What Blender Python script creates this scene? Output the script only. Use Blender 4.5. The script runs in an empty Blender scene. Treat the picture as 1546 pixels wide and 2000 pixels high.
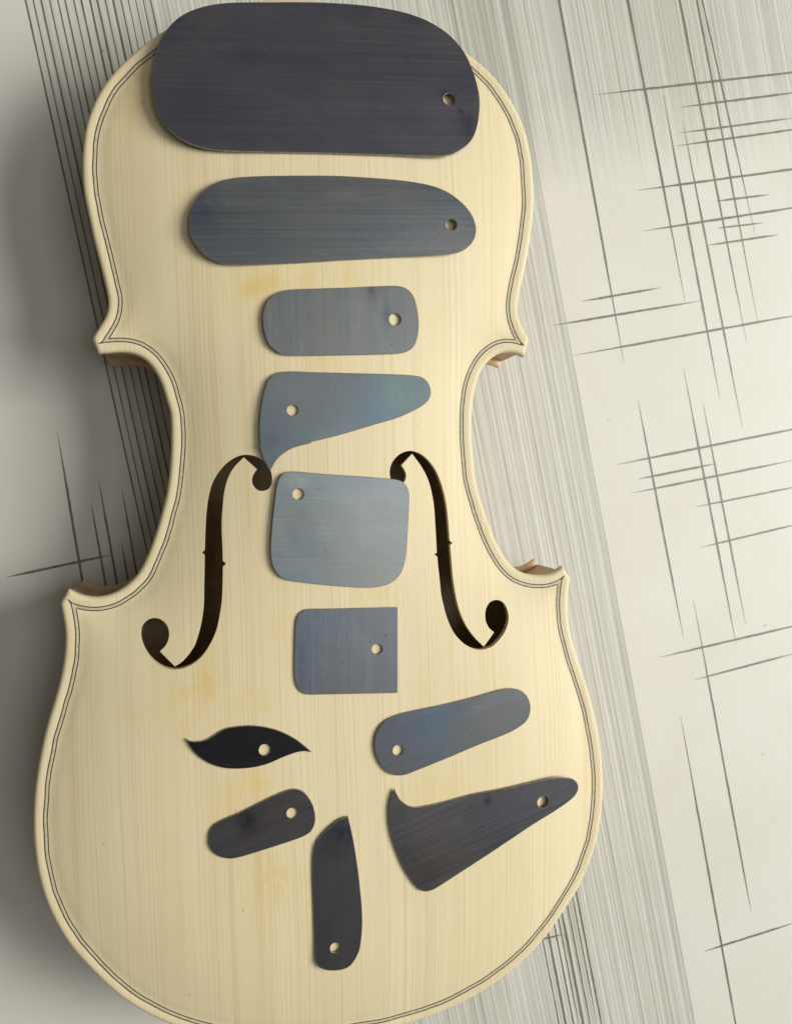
import bpy, math, random
import numpy as np
from mathutils import Vector, Matrix
from mathutils.geometry import delaunay_2d_cdt

random.seed(7)
SC = bpy.context.scene
COL = SC.collection
MM = 0.001

# ------------------------------------------------------------------ camera
# pinhole recovered from the picture: focal length in photo pixels, principal
# point, and the vanishing point of the vertical (the nadir)
FPX, PPX, PPY, NX, NY = 1711.0, 773.0, 1000.0, 453.0, 945.0
CAM_Z = 380.5            # mm above the tabletop
CAM_X = -34.8            # mm, the instrument's axis of symmetry is x = 0
CAM_Y = 0.0
_dn = np.array([NX - PPX, -(NY - PPY), -FPX]); _dn /= np.linalg.norm(_dn)
_up = -_dn
_y = np.array([0, 1.0, 0]); _y = _y - _up * _y.dot(_up); _y /= np.linalg.norm(_y)
_x = np.cross(_y, _up)
_r = 0.0325
RC = np.array([math.cos(_r) * _x + math.sin(_r) * _y, -math.sin(_r) * _x + math.cos(_r) * _y, _up])
cam = bpy.data.cameras.new('camera')
cam.sensor_fit = 'VERTICAL'; cam.sensor_height = 24.0
cam.lens = 24.0 * FPX / 2000.0
cam.clip_start = 0.005; cam.clip_end = 20
cam.dof.use_dof = True; cam.dof.focus_distance = 0.325; cam.dof.aperture_fstop = 11.0
camo = bpy.data.objects.new('camera', cam); COL.objects.link(camo)
M4 = Matrix([list(RC[i]) + [0] for i in range(3)] + [[0, 0, 0, 1]])
M4.translation = Vector((CAM_X, CAM_Y, CAM_Z)) * MM
camo.matrix_world = M4
SC.camera = camo
SC.render.resolution_x, SC.render.resolution_y = 791, 1024
SC.render.engine = 'CYCLES'

# ------------------------------------------------------------------ light
world = bpy.data.worlds.new('World'); SC.world = world; world.use_nodes = True
bg = world.node_tree.nodes['Background']
bg.inputs[0].default_value = (1.0, 0.93, 0.82, 1); bg.inputs[1].default_value = 0.125

def area(name, loc, target, sx, sy, watts, col):
    l = bpy.data.lights.new(name, 'AREA'); l.shape = 'RECTANGLE'; l.size = sx; l.size_y = sy
    l.energy = watts; l.color = col
    o = bpy.data.objects.new(name, l); COL.objects.link(o)
    o.location = loc
    o.rotation_euler = (Vector(target) - Vector(loc)).to_track_quat('-Z', 'Y').to_euler()
    return o
area('window_light', (1.56, 0.06, 1.41), (0.05, -0.02, 0.03), 0.95, 1.10, 54.0, (1.0, 0.98, 0.925))
area('ceiling_light', (0.50, -0.02, 1.75), (0.0, 0.0, 0.0), 0.70, 0.55, 5.0, (0.95, 0.98, 1.0))

SC.view_settings.view_transform = 'Standard'; SC.view_settings.look = 'None'
SC.view_settings.exposure = 0.0; SC.view_settings.gamma = 1.0
SC.view_settings.use_curve_mapping = False

# ------------------------------------------------------------------ helpers
S3 = 1546 / 500.0; S36 = 1546 / 420.0; S5 = 1546 / 300.0
ORG = dict(A=(130, 130, S3), B=(600, 130, S3), C=(130, 500, S3), D=(600, 500, S3), E=(130, 860, S3), F=(480, 860, S3),
           G=(800, 860, S3), H=(1000, 130, S36), I=(130, 1160, S3), J=(130, 1480, S3), K=(540, 1160, S3), L=(540, 1480, S3),
           M=(920, 1160, S3), N=(920, 1480, S3), O=(1000, 600, S36), P=(130, 560, S5))
def px(k, *pts):
    """enlarged-view coordinates -> photo pixels (third value 1 marks a sharp corner)"""
    ox, oy, s = ORG[k]
    return [(ox + p[0] / s, oy + p[1] / s, (p[2] if len(p) > 2 else 0)) for p in pts]
def ray(u, v):
    return RC @ np.array([u - PPX, -(v - PPY), -FPX])
def on_z(u, v, z):
    d = ray(u, v); k = (CAM_Z - z) / -d[2]
    return np.array([CAM_X + d[0] * k, CAM_Y + d[1] * k])
def on_plane(u, v, p0, n):
    d = ray(u, v); o = np.array([CAM_X, CAM_Y, CAM_Z])
    k = np.dot(np.array(p0) - o, n) / np.dot(d, n)
    return o + d * k

def catmull(pts, closed=False, step=0.6):
    """dense curve through pts; pts with a third value 1 stay sharp"""
    P = [np.array(p[:2], float) for p in pts]; sharp = [len(p) > 2 and p[2] == 1 for p in pts]
    n = len(P); out = []
    rng = range(n if closed else n - 1)
    for i in rng:
        p1, p2 = P[i], P[(i + 1) % n]
        p0 = P[i - 1] if (closed or i > 0) else 2 * p1 - p2
        p3 = P[(i + 2) % n] if (closed or i + 2 < n) else 2 * p2 - p1
        d = np.linalg.norm(p2 - p1); d0 = max(np.linalg.norm(p1 - p0), 1e-6); d1 = max(np.linalg.norm(p3 - p2), 1e-6)
        if d < 1e-9: continue
        t1 = (p2 - p0) / (d + d0) if not sharp[i] else (p2 - p1) / d
        t2 = (p3 - p1) / (d + d1) if not sharp[(i + 1) % n] else (p2 - p1) / d
        m = max(2, int(math.ceil(d / step)))
        for k in range(m):
            t = k / m; h = t * t; c = h * t
            out.append((2*c - 3*h + 1) * p1 + (c - 2*h + t) * t1 * d + (-2*c + 3*h) * p2 + (c - h) * t2 * d)
    if not closed: out.append(P[-1])
    return np.array(out)

def smooth_line(a, it=3, closed=False, keep=()):
    a = a.copy(); keep = set(keep)
    for _ in range(it):
        b = a.copy()
        b[1:-1] = 0.25 * a[:-2] + 0.5 * a[1:-1] + 0.25 * a[2:]
        if closed:
            b[0] = 0.25 * a[-1] + 0.5 * a[0] + 0.25 * a[1]; b[-1] = 0.25 * a[-2] + 0.5 * a[-1] + 0.25 * a[0]
        for k in keep: b[k] = a[k]
        a = b
    return a

def resample(a, step, closed=False):
    if closed: a = np.vstack([a, a[:1]])
    s = np.concatenate([[0], np.cumsum(np.linalg.norm(np.diff(a, axis=0), axis=1))])
    n = max(2, int(round(s[-1] / step)))
    t = np.linspace(0, s[-1], n + 1)
    r = np.stack([np.interp(t, s, a[:, 0]), np.interp(t, s, a[:, 1])], 1)
    return r[:-1] if closed else r

def in_poly(pts, poly):
    x, y = pts[:, 0], pts[:, 1]; r = np.zeros(len(pts), bool)
    a = poly; b = np.roll(poly, -1, 0)
    for (x1, y1), (x2, y2) in zip(a, b):
        if y1 == y2: continue
        c = ((y1 > y) != (y2 > y)) & (x < (x2 - x1) * (y - y1) / (y2 - y1) + x1)
        r ^= c
    return r

def seg_dist(pts, line, closed=True):
    a = line; b = np.roll(line, -1, 0)
    if not closed: a, b = a[:-1], line[1:]
    out = np.full(len(pts), 1e9)
    for i in range(0, len(pts), 4000):
        p = pts[i:i + 4000][:, None, :]; ab = (b - a)[None]; ap = p - a[None]
        t = np.clip((ap * ab).sum(2) / np.maximum((ab * ab).sum(2), 1e-12), 0, 1)
        out[i:i + 4000] = np.sqrt((((ap - ab * t[..., None])) ** 2).sum(2).min(1))
    return out

def link(name, me, parent=None, mats=(), label=None, cat=None, group=None, kind=None):
    o = bpy.data.objects.new(name, me); COL.objects.link(o)
    if me:
        for m in mats: me.materials.append(m)
    if parent: o.parent = parent
    for k, v in (('label', label), ('category', cat), ('group', group), ('kind', kind)):
        if v: o[k] = v
    return o
def mesh(name, v, f, smooth=None, midx=None, origin=(0, 0, 0)):
    me = bpy.data.meshes.new(name)
    v = (np.asarray(v, float) - np.asarray(origin)) * MM
    me.from_pydata([tuple(p) for p in v], [], f)
    if smooth is not None: me.polygons.foreach_set('use_smooth', smooth if isinstance(smooth, (list, np.ndarray)) else [smooth] * len(f))
    if midx is not None: me.polygons.foreach_set('material_index', midx)
    me.update(); return me

# ------------------------------------------------------------------ materials
def new_mat(name):
    m = bpy.data.materials.new(name); m.use_nodes = True
    nt = m.node_tree; b = nt.nodes['Principled BSDF']
    return m, nt, b
class NB:
    """small node-building helper"""
    def __init__(s, nt): s.nt = nt
    def n(s, t, **kw):
        nd = s.nt.nodes.new(t)
        for k, v in kw.items(): setattr(nd, k, v)
        return nd
    def put(s, sock, v):
        if hasattr(v, 'is_linked') or isinstance(v, bpy.types.NodeSocket): s.nt.links.new(v, sock)
        else: sock.default_value = v
    def m(s, op, a, b=0.0, c=None, clamp=False):
        nd = s.n('ShaderNodeMath', operation=op, use_clamp=clamp)
        s.put(nd.inputs[0], a); s.put(nd.inputs[1], b)
        if c is not None: s.put(nd.inputs[2], c)
        return nd.outputs[0]
    def xyz(s, x, y, z=0.0):
        nd = s.n('ShaderNodeCombineXYZ'); s.put(nd.inputs[0], x); s.put(nd.inputs[1], y); s.put(nd.inputs[2], z); return nd.outputs[0]
    def noise(s, v, scale=1.0, detail=2.0, rough=0.5):
        nd = s.n('ShaderNodeTexNoise'); s.put(nd.inputs['Vector'], v); nd.inputs['Scale'].default_value = scale
        nd.inputs['Detail'].default_value = detail; nd.inputs['Roughness'].default_value = rough
        return nd.outputs['Fac']
    def ramp(s, f, stops, interp='LINEAR'):
        nd = s.n('ShaderNodeValToRGB'); cr = nd.color_ramp; cr.interpolation = interp
        while len(cr.elements) < len(stops): cr.elements.new(0.5)
        for e, (p, c) in zip(cr.elements, sorted(stops, key=lambda q: q[0])):
            e.position = p; e.color = (c if len(c) == 4 else (*c, 1)) if not isinstance(c, (int, float)) else (c, c, c, 1)
        s.put(nd.inputs[0], f); return nd.outputs[0]
    def map(s, f, a, b, c=0.0, d=1.0, smooth=False):
        nd = s.n('ShaderNodeMapRange'); nd.clamp = True
        if smooth: nd.interpolation_type = 'SMOOTHSTEP'
        s.put(nd.inputs[0], f)
        for i, q in enumerate((a, b, c, d)): s.put(nd.inputs[i + 1], q)
        return nd.outputs[0]
    def mix(s, f, a, b, blend='MIX'):
        nd = s.n('ShaderNodeMix', data_type='RGBA', blend_type=blend)
        s.put(nd.inputs[0], f); s.put(nd.inputs[6], a if not isinstance(a, tuple) else (*a, 1)); s.put(nd.inputs[7], b if not isinstance(b, tuple) else (*b, 1))
        return nd.outputs[2]
    def coords_mm(s):
        tc = s.n('ShaderNodeTexCoord'); sp = s.n('ShaderNodeSeparateXYZ'); s.nt.links.new(tc.outputs['Object'], sp.inputs[0])
        return [s.m('MULTIPLY', o, 1000.0) for o in sp.outputs]
    def bump(s, h, strength, dist_mm, bsdf):
        nd = s.n('ShaderNodeBump'); nd.inputs['Strength'].default_value = strength; nd.inputs['Distance'].default_value = dist_mm * MM
        s.put(nd.inputs['Height'], h); s.nt.links.new(nd.outputs[0], bsdf.inputs['Normal'])

def spruce():
    m, nt, b = new_mat('raw_spruce'); k = NB(nt); x, y, z = k.coords_mm()
    # slow wander of the year rings along the board
    w = k.noise(k.xyz(k.m('MULTIPLY', x, 0.02), k.m('MULTIPLY', y, 0.006)), 1, 2)
    xw = k.m('ADD', x, k.m('MULTIPLY', k.m('SUBTRACT', w, 0.5), 5.0))
    ringphase = k.m('MULTIPLY', k.m('ADD', xw, k.m('MULTIPLY', k.noise(k.xyz(k.m('MULTIPLY', xw, 0.08), 3.3), 1, 1), 14.0)), 0.72)
    fr = k.m('FRACT', ringphase)
    line = k.m('MULTIPLY', k.map(fr, 0.45, 0.88, 0, 1, True), k.map(fr, 0.93, 1.0, 1, 0))
    amp = k.map(k.noise(k.xyz(k.m('MULTIPLY', xw, 0.35), k.m('MULTIPLY', y, 0.008)), 1, 2), 0.35, 0.7, 0.12, 1.0)
    fine = k.m('MULTIPLY', line, amp)
    hair = k.noise(k.xyz(k.m('MULTIPLY', xw, 3.2), k.m('MULTIPLY', y, 0.035)), 1, 3, 0.6)
    broad = k.noise(k.xyz(k.m('MULTIPLY', xw, 0.055), k.m('MULTIPLY', y, 0.003), 7.0), 1, 2)
    mott = k.noise(k.xyz(k.m('MULTIPLY', x, 0.03), k.m('MULTIPLY', y, 0.02), 2.0), 1, 3)
    c = k.mix(k.map(broad, 0.3, 0.7), (0.715, 0.632, 0.42), (0.685, 0.588, 0.372))
    c = k.mix(k.m('MULTIPLY', k.map(mott, 0.45, 0.75), 0.25), c, (0.70, 0.54, 0.34))
    c = k.mix(k.m('MULTIPLY', fine, 0.46), c, (0.52, 0.39, 0.19))
    c = k.mix(k.m('MULTIPLY', k.map(k.m('ABSOLUTE', x), 0.12, 0.3, 1, 0), 0.35), c, (0.45, 0.33, 0.16))
    c = k.mix(k.m('MULTIPLY', k.map(hair, 0.5, 0.8), 0.16), c, (0.50, 0.38, 0.20))
    # the darker year rings that run the whole length of the boards
    def g(x0, wd, a):
        q = k.m('DIVIDE', k.m('SUBTRACT', xw, x0), wd); return k.m('MULTIPLY', k.m('EXPONENT', k.m('MULTIPLY', k.m('MULTIPLY', q, q), -1.0)), a)
    tot = None
    for x0, wd, a in STREAKS:
        s_ = g(x0, wd, a); tot = s_ if tot is None else k.m('ADD', tot, s_)
    var = k.map(k.noise(k.xyz(k.m('MULTIPLY', x, 0.12), k.m('MULTIPLY', y, 0.018), 5.0), 1, 2), 0.3, 0.65, 0.25, 1.0)
    c = k.mix(k.m('MULTIPLY', tot, var, clamp=True), c, (0.56, 0.38, 0.17))
    # yellow stains left by glue and old varnish
    tot = None
    for sx, sy, rx, ry, a in STAINS:
        qx = k.m('DIVIDE', k.m('SUBTRACT', x, sx), rx); qy = k.m('DIVIDE', k.m('SUBTRACT', y, sy), ry)
        e = k.m('MULTIPLY', k.m('EXPONENT', k.m('MULTIPLY', k.m('ADD', k.m('MULTIPLY', qx, qx), k.m('MULTIPLY', qy, qy)), -1.0)), a)
        tot = e if tot is None else k.m('ADD', tot, e)
    sn = k.map(k.noise(k.xyz(k.m('MULTIPLY', x, 0.16), k.m('MULTIPLY', y, 0.09), 9.0), 1, 4, 0.6), 0.36, 0.66)
    c = k.mix(k.m('MULTIPLY', tot, sn, clamp=True), c, (0.65, 0.48, 0.16))
    # pinhole specks
    vo = k.n('ShaderNodeTexVoronoi'); vo.inputs['Scale'].default_value = 1.0
    k.put(vo.inputs['Vector'], k.xyz(k.m('MULTIPLY', x, 0.055), k.m('MULTIPLY', y, 0.055), 0.0))
    c = k.mix(k.m('MULTIPLY', k.map(vo.outputs['Distance'], 0.016, 0.03, 1, 0), 0.5), c, (0.32, 0.20, 0.08))
    nt.links.new(c, b.inputs['Base Color'])
    b.inputs['Roughness'].default_value = 0.55; b.inputs['Specular IOR Level'].default_value = 0.3
    k.bump(k.m('ADD', fine, hair), 0.12, 0.08, b)
    return m

def maple(name, c1, c2):
    m, nt, b = new_mat(name); k = NB(nt); x, y, z = k.coords_mm()
    fl = k.noise(k.xyz(k.m('MULTIPLY', x, 0.16), k.m('MULTIPLY', y, 0.16), k.m('MULTIPLY', z, 0.02)), 1, 3)
    gr = k.noise(k.xyz(k.m('MULTIPLY', x, 0.25), k.m('MULTIPLY', y, 0.25), k.m('MULTIPLY', z, 1.8)), 1, 3)
    c = k.mix(k.map(fl, 0.35, 0.65), c1, c2)
    c = k.mix(k.m('MULTIPLY', k.map(gr, 0.5, 0.75), 0.35), c, tuple(q * 0.6 for q in c1))
    nt.links.new(c, b.inputs['Base Color']); b.inputs['Roughness'].default_value = 0.5
    k.bump(gr, 0.1, 0.1, b); return m

def plain(name, col, rough, var=0.2, scale=1.0):
    m, nt, b = new_mat(name); k = NB(nt); x, y, z = k.coords_mm()
    n_ = k.noise(k.xyz(x, y, z), scale, 3)
    c = k.mix(k.map(n_, 0.3, 0.7), tuple(q * (1 - var) for q in col), tuple(min(1, q * (1 + var)) for q in col))
    nt.links.new(c, b.inputs['Base Color']); b.inputs['Roughness'].default_value = rough
    return m

def steel(name, base, tint, angle, seed, rough=0.37, brown=0.3, scratch=0.28, metal=0.68, streak=0.5, patches=()):
    """blued cold-rolled steel: rolling streaks along `angle`, patina, smudges, scratches"""
    m, nt, b = new_mat(name); k = NB(nt); x, y, z = k.coords_mm()
    ca, sa = math.cos(angle), math.sin(angle)
    u = k.m('ADD', k.m('MULTIPLY', x, ca), k.m('MULTIPLY', y, sa))
    v = k.m('SUBTRACT', k.m('MULTIPLY', y, ca), k.m('MULTIPLY', x, sa))
    st = k.noise(k.xyz(k.m('MULTIPLY', u, 0.012), k.m('MULTIPLY', v, 1.1), seed), 1, 4, 0.65)
    st2 = k.noise(k.xyz(k.m('MULTIPLY', u, 0.02), k.m('MULTIPLY', v, 0.25), seed + 4), 1, 2)
    pa = k.noise(k.xyz(k.m('MULTIPLY', u, 0.035), k.m('MULTIPLY', v, 0.05), seed + 9), 1, 3)
    sp = k.noise(k.xyz(x, y, seed + 2), 0.55, 5, 0.7)
    cl = k.noise(k.xyz(k.m('MULTIPLY', x, 0.045), k.m('MULTIPLY', y, 0.045), seed + 17), 1, 3, 0.55)
    c = k.mix(k.map(st2, 0.30, 0.70), base, tint)
    c = k.mix(k.m('MULTIPLY', k.map(pa, 0.46, 0.70), brown), c, (base[0] * 1.30, base[1] * 1.02, base[2] * 0.78))
    c = k.mix(k.m('MULTIPLY', k.map(pa, 0.46, 0.28), 0.45), c, (base[0] * 0.80, base[1] * 0.98, base[2] * 1.20))
    c = k.mix(k.m('MULTIPLY', k.map(st, 0.52, 0.72), 0.38 * streak), c, tuple(q * 1.5 for q in base))
    c = k.mix(k.m('MULTIPLY', k.map(st, 0.47, 0.28), 0.42 * streak), c, tuple(q * 0.65 for q in base))
    c = k.mix(k.m('MULTIPLY', k.map(cl, 0.42, 0.25), 0.35), c, tuple(q * 0.55 for q in base))
    c = k.mix(k.m('MULTIPLY', k.map(cl, 0.55, 0.75), 0.35), c, tuple(q * 1.45 for q in base))
    c = k.mix(k.m('MULTIPLY', k.map(sp, 0.64, 0.74), 0.55), c, tuple(q * 0.40 for q in base))
    # small blue-black oxide patches and pin-head rust spots
    ox = k.noise(k.xyz(x, y, seed + 31), 0.11, 5, 0.65)
    c = k.mix(k.m('MULTIPLY', k.map(ox, 0.66, 0.72), 0.6), c, (base[0] * 0.42, base[1] * 0.42, base[2] * 0.62))
    vo = k.n('ShaderNodeTexVoronoi'); vo.inputs['Scale'].default_value = 1.0
    k.put(vo.inputs['Vector'], k.xyz(k.m('MULTIPLY', x, 0.11), k.m('MULTIPLY', y, 0.11), seed))
    c = k.mix(k.m('MULTIPLY', k.map(vo.outputs['Distance'], 0.03, 0.07, 1, 0), 0.5), c, tuple(q * 0.35 for q in base))
    # heat-blued, browned and stained areas of this one plate
    pn = k.noise(k.xyz(x, y, seed + 41), 0.35, 4, 0.65)
    for qx0, qy0, rx, ry, col, al in patches:
        qx = k.m('DIVIDE', k.m('SUBTRACT', x, qx0), rx); qy = k.m('DIVIDE', k.m('SUBTRACT', y, qy0), ry)
        e_ = k.m('EXPONENT', k.m('MULTIPLY', k.m('ADD', k.m('MULTIPLY', qx, qx), k.m('MULTIPLY', qy, qy)), -1.0))
        c = k.mix(k.m('MULTIPLY', k.m('MULTIPLY', e_, al), k.map(pn, 0.3, 0.6, 0.35, 1.0), clamp=True), c, col)
    # odd bright scratches running across the rolling direction
    wob = k.m('MULTIPLY', k.noise(k.xyz(k.m('MULTIPLY', u, 0.1), k.m('MULTIPLY', v, 0.02), seed), 1, 1), 6.0)
    sc = k.noise(k.xyz(k.m('ADD', k.m('MULTIPLY', u, 0.10), wob), k.m('MULTIPLY', k.m('ADD', v, k.m('MULTIPLY', u, 0.22)), 2.2), seed + 13), 1, 1)
    scm = k.m('MULTIPLY', k.map(sc, 0.71, 0.78), k.map(cl, 0.45, 0.6))
    c = k.mix(k.m('MULTIPLY', scm, scratch), c, (0.42, 0.43, 0.44))
    nt.links.new(c, b.inputs['Base Color'])
    b.inputs['Metallic'].default_value = metal
    nt.links.new(k.m('ADD', k.map(st, 0.3, 0.7, rough - 0.05, rough + 0.06), k.m('MULTIPLY', k.map(pa, 0.4, 0.7), 0.06)), b.inputs['Roughness'])
    k.bump(st, 0.04, 0.02, b)
    return m

# ------------------------------------------------------------------ table
TA = math.atan(0.205) * -1.0           # direction of the printed verticals, set from the traced lines below
def table_dir():
    a = on_z(*px('H', (425, 30))[0][:2], 0); b_ = on_z(*px('O', (800, 390))[0][:2], 0)
    d = a - b_; return d / np.linalg.norm(d)
TD = table_dir(); TS = np.array([TD[1], -TD[0]])      # along, across (to the right)
def st_of(u, v):
    p = on_z(u, v, 0); return float(p @ TS), float(p @ TD)
S_RIGHT = np.mean([st_of(*px('O', (440, 200))[0][:2])[0], st_of(*px('O', (700, 1840))[0][:2])[0], st_of(*px('N', (1265, 1170))[0][:2])[0]])
S_LEFT = np.mean([st_of(*px('C', (258, 690))[0][:2])[0], st_of(*px('E', (340, 40))[0][:2])[0]])
T_FADE = st_of(1200, 400)[1]; T_TOP = st_of(1200, 140)[1]

def table_mat():
    m, nt, b = new_mat('printed_laminate'); k = NB(nt); x, y, z = k.coords_mm()
    s = k.m('ADD', k.m('MULTIPLY', x, float(TS[0])), k.m('MULTIPLY', y, float(TS[1])))
    t = k.m('ADD', k.m('MULTIPLY', x, float(TD[0])), k.m('MULTIPLY', y, float(TD[1])))
    # main band of fine stripes, sharp right-hand border
    n2 = k.noise(k.xyz(k.m('MULTIPLY', s, 0.16), k.m('MULTIPLY', t, 0.004), 4.0), 1, 2)
    def pins(dens, seed, w0, w1):
        """thin printed lines, one per cell of the direction across the stripes, each with its own place, width and ink"""
        q = k.m('ADD', k.m('MULTIPLY', s, dens), seed * 7.3); i_ = k.m('FLOOR', q); f_ = k.m('FRACT', q)
        def rnd(o_):
            w_ = k.n('ShaderNodeTexWhiteNoise', noise_dimensions='1D'); k.put(w_.inputs['W'], k.m('ADD', i_, o_ + seed)); return w_.outputs['Value']
        dd = k.m('ABSOLUTE', k.m('SUBTRACT', f_, k.map(rnd(0.13), 0, 1, 0.3, 0.7)))
        hw = k.map(rnd(0.37), 0, 1, w0, w1)
        lf = k.map(k.noise(k.xyz(k.m('MULTIPLY', i_, 3.1), k.m('MULTIPLY', t, 0.012), seed), 1, 2), 0.3, 0.6, 0.5, 1.0)
        return k.m('MULTIPLY', k.m('MULTIPLY', k.map(k.m('DIVIDE', dd, hw), 0.6, 1.1, 1, 0), k.map(rnd(0.71), 0, 1, 0.40, 1.0)), lf)
    pin = k.m('MAXIMUM', pins(0.56, 1.0, 0.26, 0.44), k.m('MULTIPLY', pins(0.37, 5.0, 0.10, 0.24), 1.0))
    stripe = k.m('SUBTRACT', 1.0, k.m('MAXIMUM', k.map(n2, 0.40, 0.62, 0.02, 0.20), pin))
    band = k.m('MULTIPLY', k.map(s, S_LEFT - 1.0, S_LEFT + 4.0, 0, 1), k.map(s, S_RIGHT - 0.3, S_RIGHT + 0.3, 1, 0))
    band = k.m('MULTIPLY', band, k.map(s, S_LEFT + 20, S_LEFT + 70, 0.35, 1.0))
    # second band that comes in from the top and frays out in pointed ends
    ends = k.noise(k.xyz(k.m('MULTIPLY', s, 0.45), 0.0, 11.0), 1, 3, 0.6)
    tl = k.m('ADD', T_FADE - 22.0, k.m('MULTIPLY', ends, 62.0))
    fr = k.map(k.m('SUBTRACT', t, tl), 0.0, 42.0, 0.0, 1.0)
    band2 = k.m('MULTIPLY', fr, k.map(s, S_RIGHT - 34, S_RIGHT - 24, 0, 1))
    n3 = k.noise(k.xyz(k.m('MULTIPLY', s, 0.75), k.m('MULTIPLY', t, 0.002), 21.0), 1, 3, 0.6)
    stripe2 = k.m('MAXIMUM', k.map(k.m('ADD', n3, k.m('MULTIPLY', k.m('SUBTRACT', n2, 0.5), 0.3)), 0.46, 0.56, 0.12, 0.60), pin)
    col_v = k.noise(k.xyz(k.m('MULTIPLY', s, 0.07), k.m('MULTIPLY', t, 0.003), 31.0), 1, 1)
    ink = k.mix(k.map(col_v, 0.35, 0.65), (0.235, 0.26, 0.215), (0.265, 0.26, 0.21))
    wash = k.noise(k.xyz(k.m('MULTIPLY', x, 0.02), k.m('MULTIPLY', y, 0.02)), 1, 3)
    wash = k.m('ADD', k.m('MULTIPLY', wash, 0.65), k.m('MULTIPLY', k.noise(k.xyz(x, y, 6.0), 0.09, 5, 0.65), 0.35))
    c = k.mix(k.map(wash, 0.36, 0.64), (0.625, 0.62, 0.57), (0.595, 0.58, 0.52))
    c = k.mix(k.m('MULTIPLY', k.m('MULTIPLY', k.m('SUBTRACT', 1.0, stripe), band), 0.78), c, ink)
    c = k.mix(k.m('MULTIPLY', k.m('MULTIPLY', stripe2, band2), 0.70), c, ink)
    # specks and smears of dirt
    sp = k.noise(k.xyz(x, y, 3.0), 0.23, 6, 0.72)
    c = k.mix(k.m('MULTIPLY', k.map(sp, 0.67, 0.76), 0.35), c, (0.42, 0.38, 0.30))
    vo = k.n('ShaderNodeTexVoronoi'); vo.inputs['Scale'].default_value = 1.0
    k.put(vo.inputs['Vector'], k.xyz(k.m('MULTIPLY', x, 0.042), k.m('MULTIPLY', y, 0.042), 0.0))
    c = k.mix(k.m('MULTIPLY', k.map(vo.outputs['Distance'], 0.018, 0.042, 1, 0), 0.5), c, (0.24, 0.21, 0.15))
    nt.links.new(c, b.inputs['Base Color'])
    b.inputs['Roughness'].default_value = 0.5; b.inputs['Specular IOR Level'].default_value = 0.35
    k.bump(k.noise(k.xyz(x, y, 0.0), 1.6, 3), 0.05, 0.05, b)
    return m

TB = 700.0
v = [(-TB, -TB, 0), (TB, -TB, 0), (TB, TB, 0), (-TB, TB, 0), (-TB, -TB, -20), (TB, -TB, -20), (TB, TB, -20), (-TB, TB, -20)]
f = [(0, 1, 2, 3), (7, 6, 5, 4), (0, 4, 5, 1), (1, 5, 6, 2), (2, 6, 7, 3), (3, 7, 4, 0)]
table = link('tabletop', mesh('tabletop', v, f, False), None, [table_mat()],
             'pale laminate tabletop printed with grey-green criss-cross lines', 'tabletop', kind='structure')

def ink_mat():
    m, nt, b = new_mat('line_ink'); k = NB(nt); x, y, z = k.coords_mm()
    n_ = k.noise(k.xyz(x, y, 0.0), 0.05, 3)
    c = k.mix(k.map(n_, 0.35, 0.65), (0.095, 0.125, 0.085), (0.135, 0.14, 0.085))
    g_ = k.noise(k.xyz(x, y, 1.0), 1.3, 3, 0.7)
    c = k.mix(k.m('MULTIPLY', k.map(g_, 0.5, 0.75), 0.4), c, (0.36, 0.36, 0.29))
    nt.links.new(c, b.inputs['Base Color']); b.inputs['Roughness'].default_value = 0.5
    return m
INK = ink_mat()
def printed_line(a, b_, w, z, taper=(0.3, 0.3)):
    w *= 0.88
    a = np.array(a); b_ = np.array(b_); d = b_ - a; Ln = np.linalg.norm(d); d /= Ln; n_ = np.array([-d[1], d[0]])
    vv, ff = [], []
    K = 36; rj = random.Random(int(abs(a[0] * 131 + b_[1] * 17)))
    for i in range(K + 1):
        t = i / K; e = 1.0
        if taper[0]: e = min(e, 0.12 + t / taper[0] * 0.88)
        if taper[1]: e = min(e, 0.12 + (1 - t) / taper[1] * 0.88)
        p = a + d * Ln * t; h = w * 0.5 * e * rj.uniform(0.82, 1.12); p = p + n_ * rj.uniform(-0.05, 0.05)
        vv += [(*(p + n_ * h), z), (*(p - n_ * h), z)]
    for i in range(K): ff.append((2 * i, 2 * i + 1, 2 * i + 3, 2 * i + 2))
    link('printed_line', mesh('printed_line', vv, ff, False), table, [INK])
def pt(k, x, y): return on_z(*px(k, (x, y))[0][:2], 0)
def ext(a, b_, ea=0.0, eb=0.0):
    d = (b_ - a) / np.linalg.norm(b_ - a); return a - d * ea, b_ + d * eb
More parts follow.
